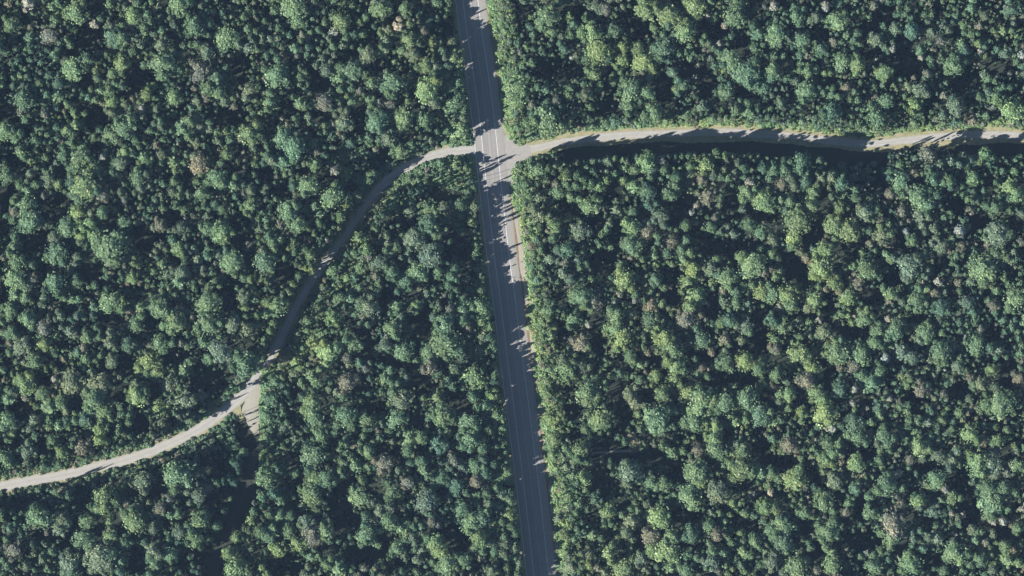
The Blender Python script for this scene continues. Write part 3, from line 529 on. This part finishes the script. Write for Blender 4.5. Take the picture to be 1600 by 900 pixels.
COLW = {'Y': 'bright yellow-green', 'y': 'light green', 'g': 'mid green', 'd': 'dark blue-green', 'o': 'grey-green', 'b': 'tan-brown', 'p': 'pale cream'}
ONES = 'zero one two three four five six seven eight nine ten eleven twelve thirteen fourteen fifteen sixteen seventeen eighteen nineteen'.split()
TENS = 'x x twenty thirty forty fifty sixty seventy eighty ninety'.split()
def word(n): return ONES[n] if n < 20 else TENS[n // 10] + ('-' + ONES[n % 10] if n % 10 else '')
def block(x, y, r):
    dh = x - hx(y)
    if -70 - r < dh < 0: return 'west side of highway'
    if 0 < dh < 65 + r: return 'east side of highway'
    if dh < 0: return 'between track and highway' if y > wy(x) and x > 395 else 'south of west track' if y > wy(x) else 'north of west track'
    return 'north of east track' if y < ey(x) else 'south of east track'
labels = set()
def label_for(t, small=False):
    x, y, r, c, h, shape = t
    size = 'small' if small else 'broad' if r > 17.5 else 'big' if r > 15 else 'medium'
    kind = 'conifer' if shape == 'C' else 'broadleaf'; px, py = round(x / 16), round(y / 9)
    for dx, dy in ((0, 0), (0, 1), (1, 0), (0, -1), (-1, 0)):
        s = f'{size} {COLW[c]} {kind} crown, {word(px + dx)} percent across and {word(py + dy)} percent down, {block(x, y, r)}'
        if s not in labels: break
    labels.add(s); return s

def place(t):
    """x, y, height of the crown's centre, radius, vertical scale of the crown: foliage reaches well down the stem"""
    x, y, r, c, h, shape = t; Rm = r * MPP
    near = corridor(x, y) < 45
    if shape == 'B': sz = max(Rm * .80, (.30 if near else .19) * h); zc = h - .78 * sz
    else: sz = max(Rm * .9, (.36 if near else .27) * h); zc = h - 1.58 * sz
    X, Y, _ = W(x, y, h - Rm * .4)
    return X, Y, max(zc, .3), Rm, sz

for i, t in enumerate(chosen):
    X, Y, zc, Rm, sz = place(t); con = t[5] == 'C'
    kind = 'conifer_tree' if con else 'broadleaf_tree'
    root = bpy.data.objects.new(kind, None); root.empty_display_size = 1; SC.collection.objects.link(root)
    root.location = (X, Y, 0); root.rotation_euler = (0, 0, rng.uniform(0, 6.28))
    root['label'] = label_for(t); root['category'] = 'tree'; root['group'] = 'forest trees around the road junction'
    me = rng.choice(CON if con else BIG)
    cr = bpy.data.objects.new('crown', me); SC.collection.objects.link(cr); cr.parent = root
    cr.location = (0, 0, zc); ax = rng.uniform(.88, 1.14); cr.scale = (Rm * ax * 1.05, Rm / ax * 1.05, sz)
    tn = tint_of(t[3]); cr['tint'] = [float(v) for v in tn]
    tr = bpy.data.objects.new('trunk', rng.choice(TRUNKS)); SC.collection.objects.link(tr); tr.parent = root
    tr.scale = (.05 * Rm + .03,) * 2 + (zc + Rm * .2,)

# ---------------------------------------------------------------- every other tree: one object whose nodes copy the same crowns and trunks
def scatter(name, label, items, protos):
    """ITEMS: (x, y, z, sx, sy, sz, rot, tint, proto index)"""
    A = np.array([(*i[:7], i[8]) for i in items], 'f'); T = np.array([(*i[7], 1) for i in items], 'f')
    me = bpy.data.meshes.new(name); me.from_pydata([tuple(p) for p in A[:, :3]], [], [])
    for nm, tp, data, key in (('size', 'FLOAT_VECTOR', A[:, 3:6], 'vector'), ('spin', 'FLOAT', A[:, 6], 'value'), ('pick', 'INT', A[:, 7].astype('i'), 'value'), ('tint', 'FLOAT_COLOR', T, 'color')):
        at = me.attributes.new(nm, tp, 'POINT'); at.data.foreach_set(key, np.ascontiguousarray(data).ravel())
    o = bpy.data.objects.new(name, me); SC.collection.objects.link(o); o['kind'] = 'stuff'; o['label'] = label
    ng = bpy.data.node_groups.new(name, 'GeometryNodeTree')
    ng.interface.new_socket('Geometry', in_out='INPUT', socket_type='NodeSocketGeometry'); ng.interface.new_socket('Geometry', in_out='OUTPUT', socket_type='NodeSocketGeometry')
    gi, go = ng.nodes.new('NodeGroupInput'), ng.nodes.new('NodeGroupOutput'); L = ng.links
    def attr(nm, tp):
        n = ng.nodes.new('GeometryNodeInputNamedAttribute'); n.data_type = tp; n.inputs['Name'].default_value = nm; return n.outputs[0]
    size, spin, pick = attr('size', 'FLOAT_VECTOR'), attr('spin', 'FLOAT'), attr('pick', 'INT')
    cx = ng.nodes.new('ShaderNodeCombineXYZ'); L.new(spin, cx.inputs[2])
    jn = ng.nodes.new('GeometryNodeJoinGeometry')
    for k, src in enumerate(protos):
        oi = ng.nodes.new('GeometryNodeObjectInfo'); oi.transform_space = 'ORIGINAL'; oi.inputs[0].default_value = src
        cmpn = ng.nodes.new('FunctionNodeCompare'); cmpn.data_type = 'INT'; cmpn.operation = 'EQUAL'
        L.new(pick, cmpn.inputs[2]); cmpn.inputs[3].default_value = k
        ip = ng.nodes.new('GeometryNodeInstanceOnPoints')
        L.new(gi.outputs[0], ip.inputs['Points']); L.new(cmpn.outputs[0], ip.inputs['Selection']); L.new(oi.outputs['Geometry'], ip.inputs['Instance'])
        L.new(cx.outputs[0], ip.inputs['Rotation']); L.new(size, ip.inputs['Scale']); L.new(ip.outputs[0], jn.inputs[0])
    L.new(jn.outputs[0], go.inputs[0])
    md = o.modifiers.new('copies', 'NODES'); md.node_group = ng
    return o


def single_tree(t, me, label, group):
    X, Y, zc, Rm, sz = place(t); con = t[5] == 'C'
    root = bpy.data.objects.new('conifer_tree' if con else 'broadleaf_tree', None); SC.collection.objects.link(root)
    root.location = (X, Y, 0); root.rotation_euler = (0, 0, rng.uniform(0, 6.28)); root['label'] = label; root['category'] = 'tree'; root['group'] = group
    cr = bpy.data.objects.new('crown', me); SC.collection.objects.link(cr); cr.parent = root
    cr.location = (0, 0, zc); cr.scale = (Rm, Rm, sz); cr['tint'] = list(tint_of(t[3]))
    tr = bpy.data.objects.new('trunk', TRUNKS[0]); SC.collection.objects.link(tr); tr.parent = root; tr.scale = (.05 * Rm + .03,) * 2 + (zc + Rm * .2,)
    return cr

# one real small tree of every small crown mesh, standing clear in the openings of the wood
small = [t for t in rest if 0 < t[0] < 1600 and 0 < t[1] < 900 and 4.5 < t[2] < 10 and any(t is q for q in trees)]
print('SMALL', len(small), [t[3] for t in small].count('d'), [t[3] for t in small].count('p'), len(CON))
bs = [t for t in small if t[3] == 'p'][:len(MED)]
cs = [t for t in small if t[3] == 'd' and t not in bs][:len(SMC)]
MED_O = []; SMC_O = []
for t, me in zip(bs, MED):
    t[5] = 'B'; MED_O.append(single_tree(t, me, label_for(t, True), 'forest trees around the road junction'))
for t, me in zip(cs, SMC):
    t[5] = 'C'; SMC_O.append(single_tree(t, me, label_for(t, True), 'forest trees around the road junction'))
ids = {id(t) for t in bs + cs}; rest = [t for t in rest if id(t) not in ids]

def part_of(meshes):
    by = {}
    for o in SC.objects:
        if o.type == 'MESH': by.setdefault(o.data.name, o)
    return [by[m.name] for m in meshes if m.name in by]
BIG_O, CON_O, TR_O = part_of(BIG), part_of(CON), part_of(TRUNKS)
PRO = BIG_O + CON_O + MED_O + SMC_O + TR_O
b0, c0, m0, s0 = 0, len(BIG_O), len(BIG_O) + len(CON_O), len(BIG_O) + len(CON_O) + len(MED_O); t0 = s0 + len(SMC_O)
items = []
for t in rest:
    X, Y, zc, Rm, sz = place(t); con = t[5] == 'C'; large = t[2] > 8.5
    k = (c0 + rng.randrange(len(CON_O)) if large else s0 + rng.randrange(max(1, len(SMC_O)))) if con else (b0 + rng.randrange(len(BIG_O)) if large else m0 + rng.randrange(len(MED_O)))
    items.append((X, Y, zc, Rm, Rm * rng.uniform(.82, 1.1), sz, rng.uniform(0, 6.28), tint_of(t[3]), k))
    items.append((X, Y, 0, .05 * Rm + .03, .05 * Rm + .03, max(.5, zc + Rm * .2), rng.uniform(0, 6.28), (0, 0, 0), t0 + rng.randrange(len(TR_O))))
scatter('woods', 'dense mixed woodland of smaller green crowns filling the ground between the larger trees', items, PRO)
print('TREES', len(chosen), 'rest', len(rest), 'min chosen r', chosen[-1][2])

# ---------------------------------------------------------------- brush along the roads
def single_shrub(px, py, rad, me, c, label):
    o = bpy.data.objects.new('roadside_shrub', me); SC.collection.objects.link(o); X, Y, _ = W(px, py)
    o.location = (X, Y, rad * .45); o.scale = (rad, rad, rad * .9); o['label'] = label; o['category'] = 'shrub'; o['group'] = 'roadside shrubs'; o['tint'] = list(tint_of(c)); return o
SHR_O = [single_shrub(hx(402) + 45, 402, 2.1, SHR[0], 'Y', 'bright yellow-green shrub on grass verge, highway east side, where the shoulder is sunlit'),
         single_shrub(822, 258, 1.9, SHR[1], 'y', 'light green shrub in corner between highway and east track, south side'),
         single_shrub(690, 262, 1.9, SHR[2], 'g', 'mid green shrub on south edge of sunlit west track near junction')]
brush = []
def shrub(px, py, r0, r1, cols):
    rad = rng.uniform(r0, r1); X, Y, _ = W(px, py); b = brush
    b.append((X, Y, rad * rng.uniform(.3, .8), rad, rad * rng.uniform(.8, 1.1), rad * rng.uniform(.8, 1.3), rng.uniform(0, 6.28), tuple(v * 1.18 for v in tint_of(rng.choice(cols))), rng.randrange(3)))
def band(line, off, hw, n, r0, r1, cols, cond=lambda x, y: True):
    d = np.gradient(line, axis=0); d /= np.linalg.norm(d, axis=1)[:, None]
    for _ in range(n):
        i = rng.randrange(len(line)); o_ = off + rng.uniform(-1, 1) * hw; X = line[i][0] + d[i][1] * o_; Y = line[i][1] - d[i][0] * o_; x, y = X / MPP + 800, 450 - Y / MPP
        if -20 < x < 1620 and -20 < y < 920 and cond(x, y): shrub(x, y, r0, r1, cols)
notrack = lambda x, y: d_east(x, y) > 9 and d_west(x, y) > 9
nj = lambda x, y: not (205 < y < 290)
band(hwy, -14.6, 4.3, 6500, 1.0, 2.2, 'YYYYyyyb', lambda x, y: notrack(x, y) and nj(x, y) and (y < 330 or y > 475 or x > hx(y) + 38))
band(hwy, -10.4, 2.0, 1600, .8, 1.7, 'YYyyb', lambda x, y: notrack(x, y) and nj(x, y) and (y < 330 or 475 < y < 520 or y > 575) and not 120 < y < 132 and not 722 < y < 742 and not 792 < y < 806)
band(hwy, -10.5, 1.6, 90, .4, .8, 'yb', lambda x, y: 340 < y < 470)
band(hwy, 10.5, 2.0, 500, .7, 1.5, 'ggd', lambda x, y: notrack(x, y))
band(east, -5.9, 2.0, 1500, .6, 1.7, 'YYYyyb', lambda x, y: x > 812)
band(east, 5.0, 1.2, 260, .5, 1.3, 'yyg', lambda x, y: 806 < x < 870)
band(east, 7.5, 2.5, 120, .9, 1.7, 'yyg', lambda x, y: 806 < x < 870)
band(east, 6.5, 2.0, 60, .6, 1.2, 'gyb', lambda x, y: 1400 < x < 1460)
band(west, 5.0, 2.0, 900, .7, 1.5, 'yggb', lambda x, y: x < 735)
band(west, -4.2, 1.6, 800, .5, 1.3, 'yggb', lambda x, y: x < 735 and not 364 < x < 416)
band(west, -9.8, 3.2, 1500, 1.2, 2.6, 'YYYyy', lambda x, y: 385 < y < 585)
for _ in range(420):   # low bushes between the west track and the highway corner
    x = rng.uniform(618, 742); y = rng.uniform(max(wy(x) + 11, 246), 292 - (742 - x) * .02)
    if d_hwy(x, y) > 30 and d_west(x, y) > 11: shrub(x, y, 1.1, 2.2, 'yggg')
for _ in range(300):   # tall brush east of the clearing
    x, y = rng.uniform(410, 440), rng.uniform(578, 740); shrub(x, y, 1.0, 2.3, 'YyyG'.replace('G', 'g'))
for _ in range(220):
    x = rng.uniform(802, 830); y = rng.uniform(250, 330)
    if d_east(x, y) > 17 and x > hx(y) + 32: shrub(x, y, .9, 2.0, 'yyg')
for _ in range(120):
    x = rng.uniform(797, 830); y = rng.uniform(196, 216)
    if d_east(x, y) > 12 and x > hx(y) + 30: shrub(x, y, .8, 1.6, 'yyY')
for x0, x1, y0, y1, n in ((985, 1012, 690, 703, 16),):
    for _ in range(n): shrub(rng.uniform(x0, x1), rng.uniform(y0, y1), .9, 1.8, 'by')
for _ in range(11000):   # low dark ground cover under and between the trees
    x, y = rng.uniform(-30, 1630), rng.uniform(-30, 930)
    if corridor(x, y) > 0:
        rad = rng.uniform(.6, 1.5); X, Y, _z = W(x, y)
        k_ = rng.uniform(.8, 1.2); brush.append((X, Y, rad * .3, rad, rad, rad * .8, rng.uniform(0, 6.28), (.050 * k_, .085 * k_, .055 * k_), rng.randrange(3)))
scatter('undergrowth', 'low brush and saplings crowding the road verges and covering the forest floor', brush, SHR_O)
